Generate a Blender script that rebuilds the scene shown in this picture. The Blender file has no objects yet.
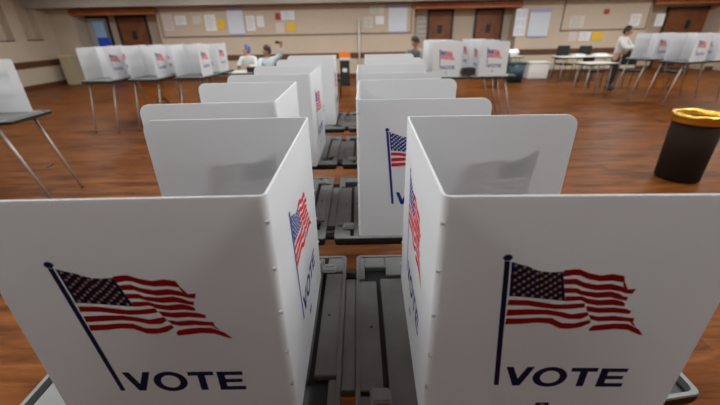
import bpy, bmesh, math, random
from mathutils import Vector, Matrix
random.seed(7)
SC = bpy.context.scene
COL = SC.collection
R = math.radians

# ------------------------------------------------------------------ materials
def mat(name, col, rough=0.6, metal=0.0, spec=0.5, noise=0.0, nscale=20.0, bump=0.0):
    m = bpy.data.materials.new(name); m.use_nodes = True
    nt = m.node_tree; b = nt.nodes['Principled BSDF']
    b.inputs['Base Color'].default_value = (*col, 1)
    b.inputs['Roughness'].default_value = rough
    b.inputs['Metallic'].default_value = metal
    b.inputs['Specular IOR Level'].default_value = spec
    if noise or bump:
        tc = nt.nodes.new('ShaderNodeTexCoord'); n = nt.nodes.new('ShaderNodeTexNoise')
        n.inputs['Scale'].default_value = nscale; n.inputs['Detail'].default_value = 4
        nt.links.new(tc.outputs['Object'], n.inputs['Vector'])
        if noise:
            r = nt.nodes.new('ShaderNodeValToRGB')
            r.color_ramp.elements[0].position = .3; r.color_ramp.elements[1].position = .7
            r.color_ramp.elements[0].color = (*[c * (1 - noise) for c in col], 1)
            r.color_ramp.elements[1].color = (*[min(1, c * (1 + noise)) for c in col], 1)
            nt.links.new(n.outputs['Fac'], r.inputs['Fac'])
            nt.links.new(r.outputs['Color'], b.inputs['Base Color'])
        if bump:
            bp = nt.nodes.new('ShaderNodeBump'); bp.inputs['Strength'].default_value = bump
            bp.inputs['Distance'].default_value = .01
            nt.links.new(n.outputs['Fac'], bp.inputs['Height'])
            nt.links.new(bp.outputs['Normal'], b.inputs['Normal'])
    return m

def screen_material():
    m = bpy.data.materials.new('corrugated_plastic'); m.use_nodes = True
    nt = m.node_tree; b = nt.nodes['Principled BSDF']; out = nt.nodes['Material Output']
    b.inputs['Base Color'].default_value = (.78, .785, .80, 1)
    b.inputs['Roughness'].default_value = .42
    b.inputs['Specular IOR Level'].default_value = .35
    tr = nt.nodes.new('ShaderNodeBsdfTranslucent'); tr.inputs['Color'].default_value = (.81, .815, .83, 1)
    mx = nt.nodes.new('ShaderNodeMixShader'); mx.inputs[0].default_value = .44
    nt.links.new(b.outputs[0], mx.inputs[1]); nt.links.new(tr.outputs[0], mx.inputs[2])
    nt.links.new(mx.outputs[0], out.inputs['Surface'])
    # fine vertical flutes of the corrugated sheet: ridges along x and y
    tc = nt.nodes.new('ShaderNodeTexCoord'); sep = nt.nodes.new('ShaderNodeSeparateXYZ')
    add = nt.nodes.new('ShaderNodeMath'); add.operation = 'ADD'
    mul = nt.nodes.new('ShaderNodeMath'); mul.operation = 'MULTIPLY'; mul.inputs[1].default_value = 2 * math.pi / .0045
    si = nt.nodes.new('ShaderNodeMath'); si.operation = 'SINE'
    nt.links.new(tc.outputs['Object'], sep.inputs[0])
    nt.links.new(sep.outputs[0], add.inputs[0]); nt.links.new(sep.outputs[1], add.inputs[1])
    nt.links.new(add.outputs[0], mul.inputs[0]); nt.links.new(mul.outputs[0], si.inputs[0])
    bp = nt.nodes.new('ShaderNodeBump'); bp.inputs['Strength'].default_value = .18; bp.inputs['Distance'].default_value = .0008
    nt.links.new(si.outputs[0], bp.inputs['Height'])
    nt.links.new(bp.outputs[0], b.inputs['Normal'])
    return m

def floor_material():
    m = bpy.data.materials.new('wood_plank_floor'); m.use_nodes = True
    nt = m.node_tree; b = nt.nodes['Principled BSDF']
    tc = nt.nodes.new('ShaderNodeTexCoord')
    br = nt.nodes.new('ShaderNodeTexBrick')
    br.offset = .37; br.inputs['Scale'].default_value = 1.0
    br.inputs['Brick Width'].default_value = 1.2; br.inputs['Row Height'].default_value = .14
    br.inputs['Mortar Size'].default_value = .0018; br.inputs['Mortar Smooth'].default_value = .2
    br.inputs['Color1'].default_value = (0, 0, 0, 1); br.inputs['Color2'].default_value = (1, 1, 1, 1)
    br.inputs['Mortar'].default_value = (.35, .35, .35, 1)
    nt.links.new(tc.outputs['Object'], br.inputs['Vector'])
    mp = nt.nodes.new('ShaderNodeMapping'); mp.inputs['Scale'].default_value = (1.3, 8, 1)
    nt.links.new(tc.outputs['Object'], mp.inputs['Vector'])
    n1 = nt.nodes.new('ShaderNodeTexNoise'); n1.inputs['Scale'].default_value = 1.6; n1.inputs['Detail'].default_value = 7
    n1.inputs['Roughness'].default_value = .62; n1.inputs['Distortion'].default_value = .6
    nt.links.new(mp.outputs[0], n1.inputs['Vector'])
    mx = nt.nodes.new('ShaderNodeMath'); mx.operation = 'MULTIPLY_ADD'; mx.inputs[1].default_value = .26
    nt.links.new(br.outputs['Color'], mx.inputs[0]); 
    m2 = nt.nodes.new('ShaderNodeMath'); m2.operation = 'MULTIPLY_ADD'; m2.inputs[1].default_value = 1.6; m2.inputs[2].default_value = -.40
    nt.links.new(n1.outputs['Fac'], m2.inputs[0]); nt.links.new(m2.outputs[0], mx.inputs[2])
    rp = nt.nodes.new('ShaderNodeValToRGB'); cr = rp.color_ramp
    cr.elements[0].position = .2; cr.elements[0].color = (.036, .0100, .003, 1)
    cr.elements[1].position = .85; cr.elements[1].color = (.205, .069, .0165, 1)
    e = cr.elements.new(.48); e.color = (.118, .036, .008, 1)
    nt.links.new(mx.outputs[0], rp.inputs[0]); nt.links.new(rp.outputs[0], b.inputs['Base Color'])
    b.inputs['Roughness'].default_value = .38; b.inputs['Specular IOR Level'].default_value = .04
    return m

M = dict(
    screen=screen_material(), floor=floor_material(),
    navy=mat('navy_ink', (.014, .030, .21), .6, spec=.2), red=mat('red_ink', (.60, .015, .020), .6, spec=.2),
    star=mat('star_white_ink', (.80, .79, .80), .6),
    tray=mat('grey_tray_plastic', (.165, .166, .162), .42, noise=.12, nscale=14),
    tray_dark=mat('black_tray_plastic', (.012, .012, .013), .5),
    latch=mat('light_grey_plastic', (.25, .26, .26), .4),
    metal=mat('leg_metal', (.36, .33, .31), .45, metal=.4),
    wall=mat('beige_wall_paint', (.56, .455, .355), .8, noise=.04, nscale=1.5),
    wall_low=mat('cream_wall_paint', (.54, .45, .34), .8, noise=.04, nscale=1.5),
    tack=mat('tan_tackboard', (.55, .45, .355), .9, noise=.05, nscale=30),
    rail=mat('dark_wood_rail', (.115, .042, .018), .5, noise=.25, nscale=6),
    header=mat('red_brown_wood', (.40, .115, .032), .5, noise=.2, nscale=5),
    door=mat('brown_door_wood', (.22, .072, .024), .5, noise=.2, nscale=4),
    frame=mat('dark_frame', (.022, .018, .017), .5),
    trim=mat('grey_brown_trim', (.23, .17, .12), .6),
    ceiling=mat('grey_ceiling_tile', (.50, .47, .43), .9, noise=.05, nscale=8),
    glass=mat('pale_door_glass', (.52, .56, .55), .15),
    black=mat('matte_black', (.012, .012, .013), .55),
    blackfab=mat('black_fabric', (.014, .014, .016), .85),
    teal=mat('dark_teal_plastic', (.012, .045, .06), .5),
    white=mat('white_plastic', (.72, .71, .68), .5),
    paper=mat('white_paper', (.78, .78, .78), .8), paper2=mat('cream_paper', (.62, .58, .50), .8),
    blue_paper=mat('pale_blue_paper', (.64, .67, .74), .8), lilac=mat('lilac_paper', (.40, .38, .60), .8),
    pink_paper=mat('pinkish_paper', (.66, .56, .53), .8),
    yellow=mat('yellow_paper', (.75, .47, .05), .7), redp=mat('red_plastic', (.4, .03, .02), .5),
    ink=mat('grey_print', (.30, .30, .34), .8),
    orange=mat('orange_plastic', (.85, .22, .03), .5), blue=mat('bright_blue', (.02, .09, .65), .5),
    skyblue=mat('pale_sky_blue', (.35, .55, .90), .5), gold=mat('polished_brass', (.80, .50, .10), .25, metal=1.0),
    bin=mat('dark_brown_bin', (.014, .006, .003), .75, spec=.12),
    beige=mat('beige_metal', (.42, .35, .24), .6), cream=mat('cream_vinyl', (.62, .47, .24), .6),
    skin=mat('skin_medium', (.42, .20, .12), .55), skin2=mat('skin_light', (.62, .34, .26), .55),
    hair=mat('dark_hair', (.015, .010, .008), .6),
    shirt=mat('white_shirt_cloth', (.62, .64, .64), .85, noise=.05), lblue=mat('pale_blue_cloth', (.52, .60, .66), .85),
    ycloth=mat('pale_yellow_cloth', (.64, .52, .28), .85), gcloth=mat('grey_cloth', (.17, .16, .155), .9),
    dcloth=mat('dark_trouser_cloth', (.018, .018, .022), .9), blueh=mat('muted_blue_cloth', (.12, .17, .36), .85),
    tabletop=mat('pale_tabletop', (.60, .57, .52), .4),
)

# ------------------------------------------------------------------ helpers
def link(name, me, parent=None, loc=(0, 0, 0), rz=0):
    o = bpy.data.objects.new(name, me); COL.objects.link(o)
    o.location = loc; o.rotation_euler = (0, 0, rz)
    if parent: o.parent = parent
    return o

def tag(o, label, cat, group=None):
    o['label'] = label; o['category'] = cat
    if group: o['group'] = group
    return o

def thing(name, label, cat, loc=(0, 0, 0), rz=0, group=None):
    o = bpy.data.objects.new(name, None); COL.objects.link(o)
    o.location = loc; o.rotation_euler = (0, 0, rz); o.empty_display_size = .1
    return tag(o, label, cat, group)

class MB:
    def __init__(s): s.bm = bmesh.new(); s.mats = []
    def mi(s, m):
        m = M[m] if isinstance(m, str) else m
        if m not in s.mats: s.mats.append(m)
        return s.mats.index(m)
    def faces(s, vs, fs, m):
        k = s.mi(m); V = [s.bm.verts.new(v) for v in vs]
        for f in fs:
            try:
                F = s.bm.faces.new([V[i] for i in f]); F.material_index = k
            except ValueError: pass
    def box(s, x0, x1, y0, y1, z0, z1, m, bev=0, mtx=None):
        k = s.mi(m)
        g = bmesh.ops.create_cube(s.bm, size=1)
        vs = g['verts']
        T = Matrix.Translation(((x0 + x1) / 2, (y0 + y1) / 2, (z0 + z1) / 2)) @ Matrix.Diagonal((abs(x1 - x0), abs(y1 - y0), abs(z1 - z0), 1))
        bmesh.ops.transform(s.bm, matrix=T, verts=vs)
        fs = set(f for v in vs for f in v.link_faces)
        if bev:
            es = list(set(e for v in vs for e in v.link_edges))
            r = bmesh.ops.bevel(s.bm, geom=es, offset=bev, segments=2, affect='EDGES')
            fs = set(r['faces']) | set(f for f in fs if f.is_valid)
            vs = list(set(v for f in fs for v in f.verts))
            fs = set(f for v in vs for f in v.link_faces)
        for f in fs: f.material_index = k
        if mtx is not None: bmesh.ops.transform(s.bm, matrix=mtx, verts=vs)
    def prism(s, pts, z0, z1, m, mtop=None):
        """outline in xy extruded from z0 to z1"""
        k = s.mi(m); kt = s.mi(mtop) if mtop else k
        lo = [s.bm.verts.new((x, y, z0)) for x, y in pts]; hi = [s.bm.verts.new((x, y, z1)) for x, y in pts]
        n = len(pts)
        f = s.bm.faces.new(lo[::-1]); f.material_index = k
        f = s.bm.faces.new(hi); f.material_index = kt
        for i in range(n):
            f = s.bm.faces.new((lo[i], lo[(i + 1) % n], hi[(i + 1) % n], hi[i])); f.material_index = k
    def tube(s, a, b, r0, r1, m, n=12):
        k = s.mi(m); a = Vector(a); b = Vector(b); d = (b - a).normalized()
        u = d.orthogonal().normalized(); w = d.cross(u)
        A = []; B = []
        for i in range(n):
            t = 2 * math.pi * i / n; q = u * math.cos(t) + w * math.sin(t)
            A.append(s.bm.verts.new(a + q * r0)); B.append(s.bm.verts.new(b + q * r1))
        for i in range(n):
            f = s.bm.faces.new((A[i], A[(i + 1) % n], B[(i + 1) % n], B[i])); f.material_index = k; f.smooth = True
        s.bm.faces.new(A[::-1]).material_index = k; s.bm.faces.new(B).material_index = k
    def path(s, pts, r, m, n=8):
        for p, q in zip(pts, pts[1:]): s.tube(p, q, r, r, m, n)
    def lathe(s, prof, m, n=40, c=(0, 0)):
        """closed profile of (radius, z, material)"""
        rings = []
        for (r, z) in prof:
            if r < 1e-5: rings.append([s.bm.verts.new((c[0], c[1], z))])
            else: rings.append([s.bm.verts.new((c[0] + r * math.cos(2 * math.pi * i / n), c[1] + r * math.sin(2 * math.pi * i / n), z)) for i in range(n)])
        k = s.mi(m)
        for a, b in zip(rings, rings[1:]):
            for i in range(n):
                j = (i + 1) % n
                if len(a) == 1 and len(b) == 1: continue
                if len(a) == 1: f = s.bm.faces.new((a[0], b[j], b[i]))
                elif len(b) == 1: f = s.bm.faces.new((a[i], a[j], b[0]))
                else: f = s.bm.faces.new((a[i], a[j], b[j], b[i]))
                f.material_index = k; f.smooth = True
    def ball(s, c, r, m, sc=(1, 1, 1), seg=14, mtx=None):
        k = s.mi(m)
        g = bmesh.ops.create_uvsphere(s.bm, u_segments=seg, v_segments=max(6, seg * 2 // 3), radius=1)
        T = Matrix.Translation(c) @ (mtx if mtx is not None else Matrix.Identity(4)) @ Matrix.Diagonal((r * sc[0], r * sc[1], r * sc[2], 1))
        bmesh.ops.transform(s.bm, matrix=T, verts=g['verts'])
        for f in set(f for v in g['verts'] for f in v.link_faces): f.material_index = k; f.smooth = True
    def mesh(s, name, recalc=True):
        if recalc: bmesh.ops.recalc_face_normals(s.bm, faces=s.bm.faces[:])
        me = bpy.data.meshes.new(name); s.bm.to_mesh(me); s.bm.free()
        for m in s.mats: me.materials.append(m)
        return me
    def build(s, name, parent=None, loc=(0, 0, 0), rz=0):
        return link(name, s.mesh(name), parent, loc, rz)

def struct(o):
    o['kind'] = 'structure'; return o

# ------------------------------------------------------------------ the room
YB = 14.4; XL = -11.0; XR = 13.6; YN = -5.0; ZC = 3.0; ZS = 2.46; YS = 13.7
b = MB(); b.box(XL - .4, XR + .2, YN - .2, YB + 1.4, -.1, 0, 'floor'); struct(b.build('floor'))
b = MB(); b.box(XL - .4, XR + .2, YN - .2, YS, ZC, ZC + .1, 'ceiling')
b.box(XL - .4, XR + .2, YS, YB + 1.4, ZS, ZS + .64, 'ceiling')
struct(b.build('ceiling'))
# back wall with three door alcoves
ALC = [(-10.15, -7.15), (2.08, 5.85), (10.6, 13.3)]
b = MB()
xs = [XL - .4] + [v for a in ALC for v in a] + [XR + .2]
for i in range(0, len(xs), 2):
    b.box(xs[i], xs[i + 1], YB, YB + .12, .75, ZS, 'wall'); b.box(xs[i], xs[i + 1], YB, YB + .12, 0, .75, 'wall_low')
DEP = .75
for a, c in ALC:
    b.box(a - .05, c + .05, YB + DEP, YB + DEP + .1, 0, ZS, 'wall')
    b.box(a - .12, a, YB + .12, YB + DEP, 0, ZS, 'wall'); b.box(c, c + .12, YB + .12, YB + DEP, 0, ZS, 'wall')
    b.box(a, c, YB + .12, YB + DEP, 2.26, 2.36, 'wall')
struct(b.build('wall_back'))
# left wall: niches between pilasters above 1.5 m
b = MB()
b.box(XL - .4, XL - .25, YN, YB + 1, 0, ZC, 'wall')
b.box(XL - .25, XL, YN, YB, .0, .68, 'wall_low'); b.box(XL - .25, XL, YN, YB, .68, 1.5, 'wall')
y = 13.84
b.box(XL - .25, XL, y, YB, 1.5, ZC, 'wall')
while y > -2:
    b.box(XL - .25, XL, y - 1.16, y - .70, 1.5, ZC, 'wall'); y -= 1.16
struct(b.build('wall_left'))
b = MB(); b.box(XR, XR + .2, YN, YB + 1, 0, ZC, 'wall'); struct(b.build('wall_right'))
b = MB(); b.box(XL - .4, XR + .2, YN - .2, YN, 0, ZC, 'wall'); struct(b.build('wall_near'))
# chair rails, baseboards, niche sills
b = MB()
for i in range(0, len(xs), 2): b.box(xs[i] if i else XL, xs[i + 1], YB - .03, YB, .66, .85, 'rail', .006)
struct(b.build('trim_1'))
b = MB(); b.box(XL, XL + .03, YN, YB - .03, .65, .85, 'rail', .006); struct(b.build('trim_2'))
b = MB()
for i in range(0, len(xs), 2): b.box(xs[i] if i else XL, xs[i + 1], YB - .02, YB, 0, .12, 'rail')
for a, c in ALC: b.box(a, c, YB + DEP - .02, YB + DEP, 0, .12, 'rail')
struct(b.build('baseboard_back'))
b = MB(); b.box(XL, XL + .02, YN, YB - .02, 0, .12, 'rail'); struct(b.build('baseboard_left'))
b = MB(); y = 13.84
while y > 2: b.box(XL - .25, XL + .015, y - .70, y, 1.475, 1.5, 'rail'); y -= 1.16
struct(b.build('trim_3'))
# door headers
for i, (a, c) in enumerate(ALC):
    b = MB(); b.box(a - .02, c + .05, YB - .10, YB + .12, 2.24, 2.43, 'header', .008); struct(b.build('trim_%d' % (4 + i)))

def door(n, x0, x1, kind='wood', zt=2.17):
    y = YB + DEP
    b = MB(); b.box(x0 - .07, x0, y - .07, y, 0, zt + .07, 'frame'); b.box(x1, x1 + .07, y - .07, y, 0, zt + .07, 'frame'); b.box(x0 - .07, x1 + .07, y - .07, y, zt, zt + .07, 'frame')
    o = struct(b.build('door_%d' % n))
    if kind == 'wood':
        b = MB(); b.box(x0, x1, y - .045, y - .003, .01, zt, 'door', .004); b.build('door_leaf', o)
        b = MB(); b.box(x0 + .06, x0 + .10, y - .085, y - .045, .95, 1.15, 'metal', .006); b.build('door_handle', o)
        b = MB(); b.box((x0 + x1) / 2 - .09, (x0 + x1) / 2 + .09, y - .052, y - .045, 1.42, 1.72, 'frame'); b.build('door_window', o)
    else:
        b = MB(); b.box(x0, x1, y - .03, y - .01, .01, zt, 'glass'); b.build('door_glass', o)
        b = MB(); b.box(x0, x1, y - .06, y - .03, .9, 1.0, 'frame'); b.build('push_bar', o)
    return o
k = (YB + DEP) / YB
door(1, -9.9 * k, -8.95 * k, 'glass'); door(2, -8.55 * k, -7.58 * k)
door(3, 2.62 * k, 3.42 * k); door(4, 4.33 * k, 5.22 * k); door(5, 11.2 * k, 12.85 * k, zt=2.1)

# tackboard frames along the back wall
def board(x0, x1, z0, z1, label):
    t = thing('tackboard', label, 'tackboard', (x0, YB, z0), 0, 'tackboards on the back wall')
    w = x1 - x0; h = z1 - z0
    b = MB(); b.box(0, w, -.02, -.001, 0, h, 'tack'); b.build('board', t)
    b = MB(); b.box(0, w, -.04, -.02, 0, .045, 'trim'); b.box(0, .04, -.035, -.02, .045, h, 'trim'); b.box(w - .04, w, -.035, -.02, .045, h, 'trim'); b.build('frame', t)
board(-7.05, 2.0, 1.47, 2.40, 'long tan tackboard on the back wall between the left doors and the middle doors')
board(7.42, 10.55, 1.44, 2.42, 'tan tackboard on the right part of the back wall, small red item on it')

# papers pinned to the wall: (x0, x1, z0, z1, material, style, depth offset, label)
from math import cos, sin
CF, CP, CR, CH = 355.7, R(26.02), R(-1.119), 1.643
def at_y(u, v, y):
    """where on the back wall a mark measured on the photograph lies"""
    X, Y = u - 360, v - 202.5
    x = X * cos(CR) + Y * sin(CR); yy = -X * sin(CR) + Y * cos(CR); up = -yy
    d = (x, CF * cos(CP) + up * sin(CP), -CF * sin(CP) + up * cos(CP)); t = y / d[1]
    return (t * d[0], CH + t * d[2])
def paper(u0, v0, u1, v1, m, label, style=0, back=.041, name='wall_notice', cat='notice'):
    (x0, z1) = at_y(u0, v0, YB); (x1, _) = at_y(u1, v0, YB); (_, z0) = at_y((u0 + u1) / 2, v1, YB)
    w = x1 - x0; h = z1 - z0
    b = MB(); yy = -back
    b.box(0, w, yy, yy + .018, 0, h, m)
    if style == 1:
        for i in range(5):
            zz = h * (.85 - i * .16); b.box(w * .12, w * (.88 if i % 2 else .7), yy - .002, yy, zz - h * .03, zz, 'ink')
    if style == 2:
        b.box(0, w, yy - .003, yy, h * .88, h, 'lilac'); b.box(0, w, yy - .003, yy, 0, h * .05, 'lilac')
        for i in range(7): b.box(w * .1, w * .9, yy - .002, yy, h * (.8 - i * .1) - h * .02, h * (.8 - i * .1), 'blue_paper')
    if style == 3:
        for i in range(3):
            for j in range(2): b.box(w * (.1 + .45 * j), w * (.45 + .45 * j), yy - .002, yy, h * (.08 + i * .31), h * (.30 + i * .31), 'blue_paper')
    o = b.build(name, None, (x0, YB, z0)); return tag(o, label, cat, 'papers and charts on the back wall')
paper(162.5, 15, 172, 31, 'pink_paper', 'pinkish notice at the far left end of the long tackboard', 1)
paper(174.5, 16, 185.5, 25, 'paper', 'small white sheet just right of the pinkish notice on the long tackboard', 1)
paper(192, 16, 201, 24, 'paper2', 'small cream sheet left of the tall ruled notice on the long tackboard')
paper(204, 15, 215, 31, 'paper', 'tall white ruled notice immediately left of the yellow sheet on the long tackboard', 1)
paper(216.5, 19.5, 224.5, 29.5, 'yellow', 'yellow sheet beside the big purple-edged chart on the left of the back wall')
paper(225.5, 6.5, 242, 35, 'blue_paper', 'big pale chart with purple top and bottom edge on the back wall', 2, .05)
paper(245.5, 16, 254.5, 31, 'paper', 'white sheet right beside the big purple-edged chart', 1)
paper(256.5, 16, 263.5, 27, 'paper', 'narrow white sheet, second to the right of the purple-edged chart')
paper(275, 13, 280, 20, 'redp', 'small dark red picture on the tackboard above the seated people', 0)
paper(281, 11, 294, 20, 'paper', 'white sheet right beside the small dark red picture', 1)
paper(275.5, 23, 284, 33, 'pink_paper', 'pale pinkish sheet under the small dark red picture')
paper(286.5, 23, 295.5, 31.5, 'yellow', 'yellow sheet above the seated people, lower right of its cluster')
paper(370, 5, 384, 14, 'paper2', 'pale sheet at the top of the tackboard left of the large white chart', 1)
paper(364, 17, 373, 28, 'paper2', 'pale ruled sheet beside the slim white pole', 1)
paper(375.5, 16, 384, 24.5, 'paper', 'small white sheet between the ruled sheet and the large white chart')
paper(388.5, 4.5, 407.5, 32.5, 'blue_paper', 'large white and pale blue chart at the right end of the long tackboard', 2, .05)
paper(516.5, 9, 528, 36, 'paper', 'tall white chart with a grid right of the middle doors', 3)
paper(531, 9, 551.5, 37, 'blue_paper', 'wide pale blue chart right of the middle doors', 2)
paper(570, 16, 584.5, 28, 'paper2', 'pale sheet in the upper row of the right tackboard', 1)
paper(569, 32, 577.5, 41, 'pink_paper', 'pinkish sheet under the left end of the right tackboard', 0, .019)
paper(580, 32, 591, 41, 'paper', 'white sheet left of the yellow sheet below the right tackboard', 1, .019)
paper(592.5, 32, 604, 40.5, 'yellow', 'yellow sheet on the wall below the right tackboard', 0, .019)
paper(604.5, 9, 609, 14, 'redp', 'small red item pinned at the top of the right tackboard', 0, .06, 'red_wall_item', 'item')  # unidentified small red item, not known to be a sign
paper(631, 14, 641.5, 26, 'paper', 'white sheet with a grey heading at the right end of the right tackboard', 1)
paper(657, 14, 665.5, 26, 'paper', 'white sheet on the wall beside the far right door', 1, .019)
b = MB(); x0, z1 = at_y(417, 10, YB + DEP); x1, z0 = at_y(431, 37, YB + DEP)
b.box(0, x1 - x0, -.02, -.002, z0, z1, 'paper2')
for i in range(6): b.box(.06, x1 - x0 - .08, -.023, -.02, z0 + .1 + i * .17, z0 + .13 + i * .17, 'ink')
tag(b.build('wall_notice', None, (x0, YB + DEP, 0)), 'tall pale notice on the alcove wall left of the middle doors', 'notice', 'papers and charts on the back wall')
for dx, lab in ((455.5, 'left'),):
    pass
# slim white pole
b = MB(); x, _ = at_y(359.3, 48, YB - .12); b.tube((x, YB - .10, 0), (x, YB - .10, 1.95), .03, .03, 'white', 10); b.tube((x, YB - .10, 0), (x, YB - .10, .03), .12, .12, 'white', 16)
tag(b.build('white_pole'), 'slim white upright pole standing against the middle of the back wall', 'pole')
# corner cabinet
t = thing('heater_cabinet', 'beige metal cabinet in the far left corner of the room', 'cabinet', (-10.34, 13.9, 0))
b = MB(); b.box(-.19, .19, -.3, .3, 0, .92, 'beige', .01); b.build('body', t)
b = MB(); b.box(-.20, .20, -.31, .31, .92, 1.0, 'cream', .01); b.build('top', t)
# banner in the left doorway
t = thing('banner_stand', 'upright banner, pale above and bright blue below, in the left glass doorway', 'banner', (-9.28 * (YB + .4) / YB, YB + .42, 0))
b = MB(); b.box(-.22, .22, -.012, .012, .06, 1.52, 'blue', .004); b.build('blue_panel', t)
b = MB(); b.box(-.22, .16, -.012, .012, 1.52, 2.05, 'skyblue', .004); b.build('pale_panel', t)
b = MB(); b.box(-.25, .25, -.12, .12, 0, .05, 'black', .004); b.build('base', t)

# ------------------------------------------------------------------ voting booth meshes
ZT = .90; SH = .53; SW = .456; SL = .509; TH = .004
TX_ = .735; TY = .648

def tray_mesh(TX):
    b = MB()
    def rnd(pts, r=.016):
        out = []; n = len(pts)
        for i, p in enumerate(pts):
            a = Vector(pts[i - 1]); c = Vector(pts[(i + 1) % n]); p = Vector(p)
            u = (a - p).normalized(); w = (c - p).normalized(); rr = min(r, (a - p).length * .45, (c - p).length * .45)
            A = p + u * rr; C = p + w * rr
            for t in (0, .25, .5, .75, 1): out.append(tuple((1 - t) ** 2 * A + 2 * t * (1 - t) * p + t * t * C))
        return out
    base = [(.017, 0), (.62, 0), (.645, .065), (TX, .085), (TX, TY - .03), (.645, TY - .02), (.62, TY), (.017, TY)]
    out = rnd(base); inn = [((x - .38) * .968 + .38, (y - TY / 2) * .962 + TY / 2) for x, y in out]
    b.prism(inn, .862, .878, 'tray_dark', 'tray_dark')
    # lower shell, top shell with rim
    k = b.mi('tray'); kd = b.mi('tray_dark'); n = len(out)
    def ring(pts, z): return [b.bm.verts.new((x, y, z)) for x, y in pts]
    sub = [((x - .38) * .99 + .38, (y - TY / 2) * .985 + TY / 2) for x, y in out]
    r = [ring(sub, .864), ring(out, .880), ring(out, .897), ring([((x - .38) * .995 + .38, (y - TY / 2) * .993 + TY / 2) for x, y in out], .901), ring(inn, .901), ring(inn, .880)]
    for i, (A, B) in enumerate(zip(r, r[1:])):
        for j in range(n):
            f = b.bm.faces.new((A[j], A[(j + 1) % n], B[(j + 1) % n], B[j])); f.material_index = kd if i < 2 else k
    b.bm.faces.new(r[-1]).material_index = kd  # recess floor coloured black to put dark shade into the grooves
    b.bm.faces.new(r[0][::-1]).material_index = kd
    # raised plates leave the grooves between them
    for x0, x1, y0, y1 in ((.0285, .082, .106, .500), (.0285, .082, .0145, .094), (.096, .600, .0145, .512), (.118, .615, .530, .6335), (.0285, .046, .510, .6335), (.0465, .1175, .575, .6335), (.627, .705, .079, .60), (.615, .6265, .10, .58)):
        b.box(x0, x1, y0, y1, .8802, .8995, 'tray', .002)
    for (x, y) in ((.06, .30), (.30, .08), (.30, .57)):
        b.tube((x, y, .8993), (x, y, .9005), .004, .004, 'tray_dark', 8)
    return b.mesh('tray')
def latch_mesh():
    b = MB(); b.box(.050, .098, .062, .108, .8997, .912, 'latch', .005); b.box(.058, .090, .072, .085, .912, .915, 'latch', .001); return b.mesh('latch')

def screen_mesh(sg):
    """C-shaped privacy screen; the back sheet stands on x=0, the wings reach to x=sg*SW"""
    pts = []; rc = .012
    N = 12
    ends = [0, .002, .005, .010, .016, .024, .034]
    for d in ends: pts.append((SW - d, 0, d))
    pts.append((SW * .5, 0, 9))
    for i in range(6):
        a = math.pi / 2 * i / 5; pts.append((rc - rc * math.sin(a), rc - rc * math.cos(a), 9))
    pts.append((0, SL * .5, 9))
    for i in range(6):
        a = math.pi / 2 * i / 5; pts.append((rc - rc * math.cos(a), SL - rc + rc * math.sin(a), 9))
    pts.append((SW * .5, SL, 9))
    for d in ends[::-1]: pts.append((SW - d, SL, d))
    b = MB(); k = b.mi('screen'); rT = .034; rB = .022; L = []
    n = len(pts)
    for i, (x, y, d) in enumerate(pts):
        p = Vector((x, y)); a = Vector(pts[max(i - 1, 0)][:2]); c = Vector(pts[min(i + 1, n - 1)][:2])
        t = (c - a).normalized(); nrm = Vector((t.y, -t.x))   # points to the open side or away from it
        if nrm.dot(Vector((SW / 2, SL / 2)) - p) < 0: nrm = -nrm
        q = p + nrm * TH
        dd = min(d, rT); zt = SH - rT + math.sqrt(max(0, rT * rT - (rT - dd) ** 2))
        db = min(d, rB); zb = rB - math.sqrt(max(0, rB * rB - (rB - db) ** 2)) + .0008
        L.append([b.bm.verts.new((sg * p.x, p.y, zb)), b.bm.verts.new((sg * p.x, p.y, zt)), b.bm.verts.new((sg * q.x, q.y, zt)), b.bm.verts.new((sg * q.x, q.y, zb))])
    for A, B in zip(L, L[1:]):
        for j in range(4):
            f = b.bm.faces.new((A[j], B[j], B[(j + 1) % 4], A[(j + 1) % 4])); f.material_index = k
    b.bm.faces.new(L[0]).material_index = k; b.bm.faces.new(L[-1][::-1]).material_index = k
    for yc in (0, SL):   # moulded nibs along the two creases
        for z in (.485, .40, .31, .215, .13, .05):
            s_ = 1 if yc == 0 else -1
            b.box(sg * -.001, sg * .006, yc - s_ * .0022, yc + s_ * .004, z, z + .004, 'screen')
    return b.mesh('privacy_screen')

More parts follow.
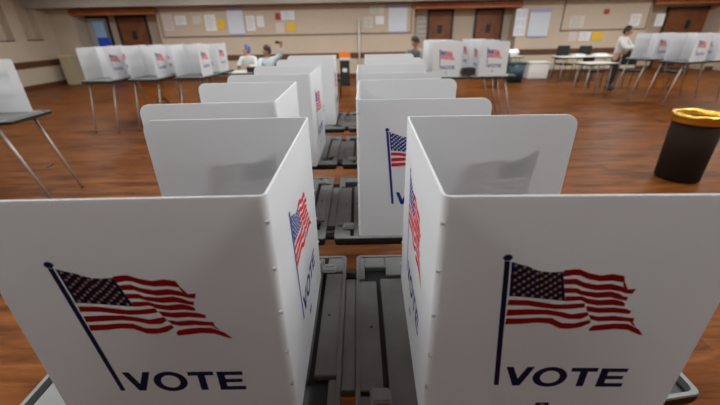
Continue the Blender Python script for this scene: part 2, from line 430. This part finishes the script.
CANTON = [(113, 420), (126, 415), (139, 411), (154, 404), (164, 401), (177, 400), (195, 401), (211, 343), (193, 345), (169, 348), (145, 351), (120, 353)]
STRIPES = [
[(195, 402), (210, 404), (219, 404), (234, 397), (254, 392), (272, 395), (290, 391), (295, 381), (275, 385), (256, 384), (237, 388), (223, 395), (212, 396), (197, 393)],
[(199, 385), (218, 386), (231, 379), (252, 374), (274, 376), (292, 371), (304, 365), (316, 366), (313, 359), (303, 360), (293, 364), (276, 367), (254, 366), (235, 371), (220, 378), (202, 378)],
[(204, 368), (225, 367), (232, 362), (256, 359), (278, 361), (293, 356), (300, 351), (309, 349), (308, 345), (297, 347), (281, 352), (258, 351), (235, 356), (224, 361), (206, 361)],
[(209, 351), (236, 351), (246, 346), (264, 343), (287, 345), (301, 341), (308, 336), (308, 333), (289, 336), (266, 335), (247, 339), (236, 346), (211, 344)],
[(121, 344), (150, 343), (177, 338), (199, 334), (223, 335), (244, 337), (246, 331), (225, 328), (201, 327), (178, 330), (152, 335), (120, 336)],
[(247, 331), (268, 327), (292, 328), (312, 325), (323, 320), (321, 317), (312, 318), (294, 320), (270, 319), (251, 323)],
[(122, 323), (154, 324), (186, 323), (207, 319), (228, 313), (253, 318), (257, 311), (246, 306), (226, 306), (204, 313), (183, 316), (155, 315), (122, 313)],
[(256, 312), (273, 308), (297, 310), (322, 306), (332, 305), (333, 300), (319, 301), (299, 302), (275, 301), (262, 305)],
[(123, 304), (149, 304), (177, 306), (198, 305), (216, 294), (237, 293), (261, 301), (264, 294), (250, 288), (231, 284), (216, 285), (196, 296), (175, 298), (151, 295), (123, 294)],
[(264, 280), (269, 288), (286, 291), (306, 293), (326, 292), (346, 281), (358, 270), (351, 271), (329, 282), (308, 284), (285, 281), (267, 279)],
[(294, 381), (300, 372), (304, 365), (298, 368), (292, 377)],
[(322, 305), (335, 295), (340, 287), (333, 292), (326, 300)],
]
def pole_poly():
    r = [(102, 421), (110.5, 421), (135.5, 141), (126.5, 141)]
    return r
BALL = [(98, 427), (101, 432), (106, 433.5), (111, 432), (114, 427), (110, 422), (102, 422)]
LET = [[(142, 190), (155, 190), (167.5, 159), (180, 190), (193, 190), (174, 140), (161, 140)],
       [(260, 188), (307, 188), (307, 178), (290.5, 178), (290.5, 139), (277, 139), (277, 178), (260, 178)],
       [(313, 187), (360, 187), (360, 177.5), (327, 177.5), (327, 167.5), (357, 167.5), (357, 158.5), (327, 158.5), (327, 148), (361, 148), (361, 138), (313, 138)]]
def print_mesh(O, r, nrm, du, which, sc=1.0, dz=0.0):
    """flag or lettering laid on the outer face of one sheet. O: its lower left corner seen from outside, r: direction to the right"""
    b = MB(); O = Vector(O); r = Vector(r); nrm = Vector(nrm); up = Vector((0, 0, 1))
    def P(u, v, h=.0006): return O + r * (.23 + (u / 1000 - .23) * sc + du) + up * (.28 + (v / 1000 - .28) * sc + dz) + nrm * h
    def poly(pts, m, h=.0006):
        k = b.mi(m); vs = [b.bm.verts.new(P(u, v, h)) for u, v in pts]
        f = b.bm.faces.new(vs); f.material_index = k
        f.normal_update()
        if f.normal.dot(nrm) < 0: f.normal_flip()
        bmesh.ops.triangulate(b.bm, faces=[f], ngon_method='EAR_CLIP')
    if which == 'flag':
        poly(pole_poly(), 'navy'); poly(BALL, 'navy', .0007); poly(CANTON, 'navy')
        for s in STRIPES:
            h = len(s) / 2
            poly([(u, v + (0 if len(s) < 6 else 1.7 if i < h else -1.7)) for i, (u, v) in enumerate(s)], 'red')
        for row in range(9):       # 50 stars in nine rows of six and five
            cnt = 6 if row % 2 == 0 else 5
            for c in range(cnt):
                s = (c + (.5 if cnt == 6 else 1)) / 6; t = (row + .7) / 9.4
                # bilinear in the canton with its wavy upper edge
                xt = 113 + 82 * s; yt = 420 - 19 * s - 5 * math.sin(math.pi * s) * (1 if s > .5 else .3) ; xb = 120 + 91 * s; yb = 353 - 10 * s
                u = xt + (xb - xt) * t; v = yt + (yb - yt) * t
                st = [(u + (3.7 if i % 2 == 0 else 1.7) * math.sin(math.pi * i / 5), v + (3.7 if i % 2 == 0 else 1.7) * math.cos(math.pi * i / 5)) for i in range(10)]
                poly(st, 'star', .0009)
    elif which == 'vote':
        for p in LET: poly(p, 'navy')
        n = 28; k = b.mi('navy'); A = []; B = []
        for i in range(n):
            a = 2 * math.pi * i / n
            A.append(b.bm.verts.new(P(225 + 31 * math.cos(a), 163.5 + 26.5 * math.sin(a)))); B.append(b.bm.verts.new(P(225 + 17.5 * math.cos(a), 163.5 + 16.5 * math.sin(a))))
        for i in range(n): b.bm.faces.new((A[i], A[(i + 1) % n], B[(i + 1) % n], B[i])).material_index = k
    else:
        poly([(214, 92), (240, 92), (238, 76), (212, 76)], 'navy'); poly([(222, 88), (230, 88), (234, 82), (226, 80)], 'star', .0009)
    return b.mesh('print', recalc=False)

ME = {}
def booth_meshes():
    ME['tray', 1] = tray_mesh(.79); ME['tray', -1] = tray_mesh(.735); ME['latch'] = latch_mesh()
    for sg in (1, -1):
        ME['screen', sg] = screen_mesh(sg)
        if sg == 1: panels = [((0, 0, 0), (1, 0, 0), (0, -1, 0), 0), ((0, SL, 0), (0, -1, 0), (-1, 0, 0), .03), ((SW, SL, 0), (-1, 0, 0), (0, 1, 0), -.013)]
        else: panels = [((-SW, 0, 0), (1, 0, 0), (0, -1, 0), -.001), ((0, 0, 0), (0, 1, 0), (1, 0, 0), .03), ((0, SL, 0), (-1, 0, 0), (0, 1, 0), 0)]
        for w in ('flag', 'vote', 'mark'):
            ME[w, sg] = [print_mesh(O, r, n, du, w, *((1.035, -.014) if sg < 0 and q == 0 else ())) for q, (O, r, n, du) in enumerate(panels)]
    b = MB()
    b.box(-.0166, .0166, .112, .520, .868, .893, 'tray', .002)
    ME['hinge_bar'] = b.mesh('hinge_bar')
    b = MB(); b.tube((-.021, .012, .893), (.021, .012, .893), .008, .008, 'tray_dark', 10); b.box(-.021, .021, -.008, .032, .872, .892, 'tray_dark', .003)
    ME['hinge'] = b.mesh('hinge')
    for sx in (1, -1):
        for sy in (0, 1):
            b = MB(); y0 = .10 if sy == 0 else TY - .10
            b.tube((sx * .62, y0, .862), (sx * .85, y0, .012), .014, .010, 'metal', 12)
            b.tube((sx * .85, y0, .012), (sx * .853, y0, 0), .015, .017, 'tray_dark', 12)
            ME['leg', sx, sy] = b.mesh('leg')
booth_meshes()

def booth(label, x, y, rz=0, group=None, left=None, right=None):
    """double booth: hinge line starts at (x, y). left/right: (x, y, angle) of each screen's near crease in world coordinates"""
    t = thing('voting_booth', label, 'voting booth', (x, y, 0), rz, group)
    inv = (Matrix.Translation((x, y, 0)) @ Matrix.Rotation(rz, 4, 'Z')).inverted()
    tr = link('tray', ME['tray', 1], t); link('latch', ME['latch'], tr)
    tl = link('tray', ME['tray', -1], t, (0, TY, 0), math.pi); link('latch', ME['latch'], tl)
    link('hinge_bar', ME['hinge_bar'], t); link('hinge', ME['hinge'], t, (0, .04, 0)); link('hinge', ME['hinge'], t, (0, .54, 0))
    for sx in (1, -1):
        for sy in (0, 1): link('leg', ME['leg', sx, sy], t)
    for sg, w in ((-1, left), (1, right)):
        if w: p = inv @ Vector((w[0], w[1], 0)); loc = (p.x, p.y, ZT); a = w[2] - rz
        else: loc = (sg * .15, .035, ZT); a = 0
        s = link('privacy_screen', ME['screen', sg], t, loc, a)
        for i in range(3): link('flag_print', ME['flag', sg][i], s); link('vote_lettering', ME['vote', sg][i], s); link('printed_emblem', ME['mark', sg][i], s)
    return t
S = .53
G1 = 'double voting booths in the central line'
booth('nearest double voting booth, its two big white VOTE screens filling the foreground', -.0365, .435, -.004, G1, (-.255 * S, .874 * S, .0), (.220 * S, .848 * S, -.028))
booth('second double voting booth of the central line, right behind the nearest one', -.1233, 1.204, -.001, G1, (-.519 * S, 2.287 * S, .011), (-.013 * S, 2.298 * S, -.019))
booth('third double voting booth of the central line, between the second and the farthest', -.1214, 2.064, -.016, G1, (-.482 * S, 3.828 * S, -.027), (-.012 * S, 3.802 * S, -.016))
booth('farthest double voting booth at the far end of the central line', -.098, 2.93, .004, G1, (-.195, 3.06, 0), (.068, 3.04, 0))
booth('voting booth standing alone, cut off by the left edge of the picture', -4.14, 3.345, .03, None, None, (-3.95, 3.39, .03))
G2 = 'double voting booths in the row at left'
LR = [(-4.88, 6.62, 'leftmost'), (-4.13, 6.74, 'middle'), (-3.37, 6.90, 'rightmost')]
for x, y, w in LR:   # opened towards the camera: local x points to -y
    booth('%s double voting booth of the row across the room at left, before the doors' % w, x - .0, y + .76, R(-90 + (-5)), G2)
G3 = 'double voting booths before the middle doors'
booth('front double voting booth before the middle doors, two flag screens facing the camera', 1.84, 6.17, R(-2), G3)
booth('double voting booth before the middle doors, mostly hidden behind the front one', 1.90, 6.98, R(1), G3)
G4 = 'double voting booths at the right edge'
ca, sa = math.cos(R(16)), math.sin(R(16))
for i, lab in enumerate(('nearest voting booth of the line cut off by the right picture edge', 'second voting booth of the line at the right edge, beside the standing person', )):
    d = .84 * i
    booth(lab, 6.80 + TX_ * ca - d * sa + (.05 if i else 0), 7.83 + TX_ * sa + d * ca, R(16), G4)

# ------------------------------------------------------------------ litter bin
t = thing('litter_bin', 'dark round litter bin with a polished brass rim on the wooden floor at right', 'bin', (3.74, 3.88, 0))
b = MB(); b.lathe([(0, .004), (.20, .004), (.205, .0), (.215, .02), (.220, .3), (.228, .66), (.218, .66), (.20, .05), (0, .045)], 'bin', 48); b.build('body', t)
b = MB(); b.lathe([(.229, .655), (.244, .66), (.247, .675), (.241, .695), (.249, .72), (.249, .745), (.240, .757), (.226, .757), (.218, .745), (.214, .70), (.213, .655), (.229, .655)], 'gold', 64); b.build('rim', t)
b = MB(); b.lathe([(0, .44), (.18, .44), (.20, .50), (.210, .654), (.216, .654), (.206, .49), (.185, .43), (0, .43)], 'frame', 40); b.build('liner', t)

# ------------------------------------------------------------------ tables, chairs, clutter
def at_z(u, v, z):
    X, Y = u - 360, v - 202.5
    x = X * cos(CR) + Y * sin(CR); yy = -X * sin(CR) + Y * cos(CR); up = -yy
    d = (x, CF * cos(CP) + up * sin(CP), -CF * sin(CP) + up * cos(CP)); t = (z - CH) / d[2]
    return (t * d[0], t * d[1])
def table(label, x, y, rz, w, dpt, h=.74, top='tabletop', edge='black', splay=.06):
    t = thing('folding_table', label, 'table', (x, y, 0), rz, 'folding tables at the back of the room')
    b = MB(); b.box(-w / 2, w / 2, -dpt / 2, dpt / 2, h - .012, h, top, .003); b.build('tabletop', t)
    b = MB(); b.box(-w / 2 + .006, w / 2 - .006, -dpt / 2 + .006, dpt / 2 - .006, h - .045, h - .012, edge, .004); b.build('apron', t)
    for sx in (-1, 1):
        for sy in (-1, 1):
            b = MB(); b.tube((sx * (w / 2 - .12), sy * (dpt / 2 - .08), h - .045), (sx * (w / 2 - .12 + splay), sy * (dpt / 2 - .08), 0), .014, .014, 'metal', 10); b.build('leg', t)
    return t
def chair(label, x, y, rz, group='black chairs at the back of the room', h=.95, sh=0):
    t = thing('stacking_chair', label, 'chair', (x, y, 0), rz, group)
    b = MB(); b.box(-.22, .22, -.22, .22, .43 + sh, .48 + sh, 'blackfab', .015); b.build('seat', t)
    b = MB(); b.box(-.21, .21, .19, .225, .58, h, 'blackfab', .015); b.build('backrest', t)
    for sx in (-1, 1):
        b = MB(); b.path([(sx * .2, -.2, 0), (sx * .2, -.19, .43 + sh)], .011, 'black'); b.build('leg', t)
        b = MB(); b.path([(sx * .2, .24, 0), (sx * .2, .20, .45), (sx * .2, .215, .62)], .011, 'black'); b.build('leg', t)
    return t
# right: near white table with the standing person behind it, second table with chairs
table('pale folding table with slanting legs in front of the standing person', 5.86, 9.30, R(8), .80, .55, .80, splay=.04)
table('long pale folding table farther back, with black chairs behind it', 7.25, 12.1, R(2), 1.9, .7, .74)
chair('left black chair behind the long pale table on the right', 6.95, 12.75, R(180) * 0, h=1.02)
chair('right black chair behind the long pale table on the right', 7.72, 12.8, 0, h=1.0)
for x, y, lab, w in ((7.0, 12.1, 'small stack of white paper at the left of the long pale table', .3), (7.75, 12.2, 'small stack of white paper at the right of the long pale table', .35)):
    b = MB()
    for i in range(4): b.box(-w / 2 + .005 * (i % 2), w / 2 + .005 * (i % 3), -.12, .12, .0 + i * .016, .015 + i * .016, 'paper')
    tag(b.build('paper_stack', None, (x, y, .7405)), lab, 'paper', 'paper stacks on the tables')
# clutter right of the middle doors
table('small pale table with white bags, behind the teal bin', 5.0, 12.75, 0, .95, .5, .74)
t = thing('storage_bin', 'dark teal storage bin on the floor right of the middle doors', 'bin', (5.05, 12.05, 0))
b = MB(); b.lathe([(0, .0), (.20, .0), (.25, .56), (.24, .56), (.19, .02), (0, .02)], 'teal', 4); o = b.build('body', t, (0, 0, 0), R(45)); o.scale = (1.25, 1.25, 1)
b = MB(); b.box(-.25, .25, -.25, .25, .56, .60, 'teal', .01); b.build('lid', t)
t = thing('white_crate', 'white box on the floor beside the teal bin', 'box', (6.1, 12.85, 0))
b = MB(); b.box(-.34, .34, -.2, .2, 0, .50, 'white', .03); b.build('body', t)
b = MB(); b.box(-.35, .35, -.21, .21, .50, .55, 'white', .012); b.build('lid', t)
b = MB(); b.ball((0, 0, .09), .12, 'paper', (1.5, 1, .85)); b.ball((.16, .02, .10), .10, 'paper', (1.2, .9, 1)); b.ball((-.15, 0, .08), .09, 'paper', (1.3, 1, .8))
tag(b.build('white_bag', None, (5.1, 12.75, .755)), 'crumpled white bag on the small pale table', 'bag')
chair('black chair left of the teal bin by the middle doors', 4.15, 11.2, R(200))
# centre: dark stand with white label and orange box
t = thing('equipment_stand', 'black upright stand with a white label at the back, beyond the gap between the booths', 'stand', (-.40, 12.1, 0))
b = MB(); b.box(-.15, .15, -.13, .13, .02, .76, 'black', .01); b.build('body', t)
b = MB(); b.box(-.17, .17, -.15, .15, 0, .02, 'black'); b.build('base', t)
b = MB(); b.box(-.07, .07, -.136, -.131, .42, .53, 'paper'); b.build('paper_label', t)
b = MB(); b.box(-.17, .17, -.12, .12, 0, .08, 'white', .01); tag(b.build('white_tray', None, (-.38, 12.1, .7605)), 'white tray on the black stand, under the orange box', 'tray')
b = MB(); b.prism([(-.17, -.11), (.15, -.12), (.17, .1), (-.14, .12)], 0, .15, 'orange'); b.box(-.12, .10, -.08, .08, .1505, .18, 'orange', .008)
tag(b.build('orange_box', None, (-.40, 12.1, .8410)), 'bright orange box on top of the white tray on the black stand', 'box')
chair('black chair left of the black stand, beyond the central line of booths', -.66, 9.9, R(90), h=1.0)
# tables for seated people
table('dark-edged pale table in front of the seated people at left', -2.95, 8.75, R(2), 1.5, .6, .80)
table('long pale table behind which the grey-clad person sits', .75, 8.8, R(0), 1.4, .6, .76)
b = MB(); b.ball((0, 0, .12), .16, 'blackfab', (1.5, .8, .85)); b.path([(-.15, 0, .2), (-.08, 0, .3), (.08, 0, .3), (.15, 0, .2)], .012, 'blackfab')
tag(b.build('black_bag', None, (1.0, 8.8, .778)), 'black bag on the table beside the grey-clad person', 'bag')
b = MB(); b.box(-.14, .14, -.09, .09, 0, .11, 'frame', .01); b.box(-.1, .1, -.06, .06, .11, .13, 'cream', .005)
tag(b.build('supply_box', None, (-2.35, 8.6, .801)), 'small dark box with a cream lid before the seated people', 'box')
# stands on the front booth before the middle doors
b = MB(); b.box(-.11, .11, -.06, .06, 0, .11, 'frame', .008); b.box(-.09, .09, -.05, .05, .11, .12, 'teal', .004)
tag(b.build('dark_box', None, (1.86, 6.32, .9130), R(-2)), 'small dark box between the two screens of the front booth before the middle doors', 'box')
# black bags under the left row
for x, y, lab in ((-4.0, 7.5, 'black bag on the floor under the left row of booths'), ):
    b = MB(); b.ball((0, 0, .17), .2, 'blackfab', (1.4, .9, .85)); b.path([(-.14, 0, .3), (-.07, 0, .42), (.07, 0, .42), (.14, 0, .3)], .012, 'blackfab')
    tag(b.build('black_bag', None, (x, y, 0)), lab, 'bag')
# black chairs under and beyond the right line
chair('black chair behind the booth line at the right edge, nearer the back wall', 8.6, 10.2, R(10))
chair('black chair behind the booths at the right edge, nearer the standing person', 7.7, 10.6, R(-10))
b = MB(); b.box(-.018, .018, -.05, .05, 0, .01, 'frame', .003); b.box(-.008, .008, -.03, .03, .01, .012, 'trim', .001)
tag(b.build('floor_outlet', None, (*at_z(50, 166, 0), .0005), R(10)), 'small dark outlet plate on the bare floor at left', 'outlet')

# ------------------------------------------------------------------ people
def skin_obj(name, chains, m, parent, levels=2, root=None):
    """chains: lists of (x, y, z, r); points with the same coordinates are shared"""
    bm = bmesh.new(); lay = bm.verts.layers.skin.verify(); seen = {}
    def V(p):
        k = tuple(round(c, 4) for c in p[:3])
        if k not in seen:
            v = bm.verts.new(p[:3]); rr = p[3]; v[lay].radius = (rr, p[4] if len(p) > 4 else rr); seen[k] = v
        return seen[k]
    for ch in chains:
        for p, q in zip(ch, ch[1:]):
            a, c = V(p), V(q)
            if not bm.edges.get((a, c)): bm.edges.new((a, c))
    rt = V(root) if root else V(chains[0][0]); rt[lay].use_root = True
    me = bpy.data.meshes.new(name); bm.to_mesh(me); bm.free(); me.materials.append(M[m])
    o = link(name, me, parent)
    s = o.modifiers.new('skin', 'SKIN'); s.use_smooth_shade = True; s.branch_smoothing = .4
    u = o.modifiers.new('sub', 'SUBSURF'); u.levels = levels; u.render_levels = levels
    return o

def lerp(a, b, t): return tuple(a[i] + (b[i] - a[i]) * t for i in range(3))
def person(label, loc, rz, pose, skin='skin', top='shirt', bottom='dcloth', hair='hair', extra=None):
    """faces local -y"""
    t = thing('person', label, 'person', loc, rz)
    P = pose
    pel, che, nk, hd = P['pelvis'], P['chest'], P['neck'], P['head']
    body = [[(*pel, .115, .095), (*lerp(pel, che, .5), .105, .085), (*che, .13, .095), (*nk, .05), (*lerp(nk, hd, .6), .045)]]
    top_c = [[(*pel, .155, .135), (*lerp(pel, che, .5), .140, .118), (*che, .152, .112), (*lerp(che, nk, .65), .085)]]
    bot_c = [[(*lerp(pel, che, .12), .145, .125), (*pel, .148, .128)]]
    for s in ('L', 'R'):
        sh, el, wr = P['sh' + s], P['el' + s], P['wr' + s]
        body.append([(*che, .13, .095), (*sh, .055), (*el, .038), (*wr, .026)])
        top_c.append([(*che, .152, .112), (*sh, .080), (*el, .06), (*lerp(el, wr, .85), .045)])
        hp, kn, an = P['hip' + s], P['kn' + s], P['an' + s]
        body.append([(*pel, .115, .095), (*hp, .08), (*kn, .055), (*an, .038)])
        bot_c.append([(*pel, .148, .128), (*hp, .098), (*kn, .07), (*lerp(kn, an, .92), .055)])
        # hand: palm and five fingers, slightly curled
        w = Vector(wr); d = (w - Vector(el)).normalized()
        side = d.cross(Vector((0, 0, 1)));  side = side.normalized() if side.length > .1 else Vector((1, 0, 0))
        nrm = side.cross(d).normalized(); palm = w + d * .075
        body.append([(*wr, .026), (*(w + d * .04), .030, .018)])
        fb = w + d * .04
        for i, (o_, ln) in enumerate(((-.030, .062), (-.010, .075), (.010, .070), (.029, .056))):
            a = fb + side * o_ * .6; k1 = palm + side * o_; k2 = k1 + d * ln * .5 - nrm * .006; k3 = k1 + d * ln * .85 - nrm * .022
            body.append([(*fb, .030, .018), (*k1, .011), (*k2, .009), (*k3, .008)])
        k1 = fb - side * .038 * (1 if s == 'L' else -1); k2 = k1 + d * .04 - side * .012 * (1 if s == 'L' else -1)
        body.append([(*fb, .030, .018), (*k1, .012), (*k2, .010)])
        # shoes
        a = Vector(an); b = MB(); b.ball((a.x, a.y - .06, a.z - .045 + .005), 1, 'black', (.05, .13, .042)); b.ball((a.x, a.y, a.z - .01), 1, 'black', (.045, .055, .045)); b.build('shoe', t)
    skin_obj('body', body, skin, t, 1, (*pel, .115, .095))
    skin_obj('top_garment', top_c, top, t, 1, (*che, .152, .112))
    skin_obj('trousers', bot_c, bottom, t, 1, (*pel, .148, .128))
    # head with face
    T = Matrix.Rotation(P.get('turn', 0), 4, 'Z') @ Matrix.Rotation(P.get('nod', 0), 4, 'X')
    b = MB(); H = Vector(hd)
    def q(x, y, z): return H + (T @ Vector((x, y, z)))
    b.ball(H, 1, skin, (.074, .092, .108), 20, T); b.ball(q(0, -.025, -.055), 1, skin, (.052, .062, .055), 14, T)
    b.ball(q(0, -.098, -.018), 1, skin, (.013, .018, .024), 10, T)
    for s in (-1, 1):
        b.ball(q(s * .075, .005, -.01), 1, skin, (.012, .022, .032), 10, T)
        b.ball(q(s * .030, -.081, .008), 1, 'star', (.014, .010, .010), 10, T); b.ball(q(s * .030, -.089, .008), 1, 'hair', (.006, .005, .006), 8, T)
    b.ball(q(0, -.083, -.060), 1, 'redp', (.022, .008, .006), 10, T)
    b.build('head', t)
    b = MB(); b.ball(q(0, .022, .026), 1, hair, (.092, .098, .104), 18, T); b.ball(q(0, .055, -.03), 1, hair, (.080, .060, .075), 14, T)
    if P.get('long'): b.ball(q(0, .06, -.05), 1, hair, (.075, .05, .10), 14, T)
    b.build('hair' if hair == 'hair' else 'head_covering', t)
    if extra: extra(t, P)
    return t

def seated(dz=0, lean=0.0, **k):
    p = dict(pelvis=(0, -.02, .615 + dz), chest=(0, -.06 - lean * .8, .94 + dz), neck=(0, -.07 - lean, 1.09 + dz), head=(0, -.11 - lean * 1.2, 1.205 + dz),
             shL=(.18, -.05 - lean, .98 + dz), elL=(.24, -.22 - lean, .76 + dz), wrL=(.14, -.45 - lean, .82 + dz),
             shR=(-.18, -.05 - lean, .98 + dz), elR=(-.24, -.22 - lean, .76 + dz), wrR=(-.14, -.45 - lean, .82 + dz),
             hipL=(.10, -.08, .60 + dz), knL=(.12, -.46, .575 + dz), anL=(.12, -.48, .09),
             hipR=(-.10, -.08, .60 + dz), knR=(-.12, -.46, .575 + dz), anR=(-.12, -.48, .09))
    p.update(k); return p
# person with dark hair raising one arm
def phone(t, P):
    w = Vector(P['wrL']); b = MB(); b.box(w.x - .13, w.x - .03, w.y - .03, w.y + .0, w.z + .05, w.z + .11, 'black', .006)
    o = b.build('dark_object', None); M4 = t.matrix_world
    o.location = t.location; o.rotation_euler = t.rotation_euler
    tag(o, 'small dark object held up by the person in pale blue', 'gadget')
p = seated(0, .0, elL=(.36, -.12, 1.10), wrL=(.36, -.22, 1.30), turn=R(-80), nod=R(12))
person('seated dark-haired person in a pale blue top holding one arm up', (-2.28, 9.75, 0), R(12), p, 'skin', 'lblue', extra=phone)
chair('black chair of the person in pale blue with raised arm', -2.28, 9.86, R(12) , h=.85)
p = seated(0, .02, turn=R(-60))
person('seated person in a cream top with blue head covering, behind the one in pale blue', (-2.95, 10.5, 0), R(-5), p, 'skin2', 'shirt', hair='blueh')
chair('black chair of the person with blue head covering', -2.95, 10.62, R(-5), h=.85)
p = seated(.14, .15, turn=R(-25), nod=R(35))
person('seated dark-haired person in a grey top, head bent over a table', (1.58, 9.74, 0), R(-35), p, 'skin', 'gcloth')
chair('black chair of the grey-clad person', 1.60, 9.80, R(-35), h=.85, sh=.11)
# standing person at right
p = dict(pelvis=(0, 0, .86), chest=(0, -.04, 1.20), neck=(0, -.06, 1.36), head=(0, -.11, 1.475),
         shL=(.19, -.05, 1.29), elL=(.24, -.22, 1.08), wrL=(.15, -.46, 1.14), shR=(-.19, -.05, 1.29), elR=(-.24, -.20, 1.06), wrR=(-.12, -.42, 1.10),
         hipL=(.10, 0, .84), knL=(.12, -.03, .46), anL=(.12, 0, .09), hipR=(-.10, 0, .84), knR=(-.12, -.03, .46), anR=(-.12, 0, .09), nod=R(15))
def vest(t, P):
    skin_obj('yellow_vest', [[(.06, -.06, .88, .175, .15), (.06, -.09, 1.05, .18, .155), (.05, -.09, 1.20, .17, .14)]], 'ycloth', t, 1)
person('person standing at right in a white shirt and pale yellow vest, dark hair, dark trousers', (7.0, 10.3, 0), R(42), p, 'skin', 'shirt', extra=vest)
chair('black chair immediately left of the standing person', 6.72, 10.75, R(15), h=.8)

# ------------------------------------------------------------------ light
def area(x, y, z, w, h, e, col=(.965, 1.0, .985)):
    l = bpy.data.lights.new('ceiling_lamp', 'AREA'); l.shape = 'RECTANGLE'; l.size = w; l.size_y = h; l.energy = e; l.color = col
    o = bpy.data.objects.new('ceiling_lamp', l); COL.objects.link(o); o.location = (x, y, z)
for y, e in ((.77, 47), (2.2, 41), (4.2, 36), (6.5, 38), (8.9, 40), (11.6, 72)):
    for x in (-8.4, -5.0, -1.7, 1.6, 5.0, 8.4, 11.6):
        area(x, y, ZC - .02, 1.2, .6, e * (.88 if y < 3 else 1) * (.6 if x < -8 else 1))
w = bpy.data.worlds.new('world'); SC.world = w; w.use_nodes = True
w.node_tree.nodes['Background'].inputs[0].default_value = (.5, .5, .5, 1); w.node_tree.nodes['Background'].inputs[1].default_value = .1

# ------------------------------------------------------------------ camera
cd = bpy.data.cameras.new('camera'); cam = bpy.data.objects.new('camera', cd); COL.objects.link(cam)
cd.sensor_width = 36; cd.lens = 36 * CF / 720; cd.clip_start = .02
cam.matrix_world = Matrix.Translation((0, 0, CH)) @ Matrix.Rotation(R(90) - CP, 4, 'X') @ Matrix.Rotation(CR, 4, 'Z')
cd.dof.use_dof = True; cd.dof.focus_distance = .95; cd.dof.aperture_fstop = 2.5
SC.camera = cam
SC.view_settings.view_transform = 'Standard'; SC.view_settings.look = 'None'
SC.view_settings.gamma = 1; SC.view_settings.use_curve_mapping = False; SC.view_settings.exposure = 0.0
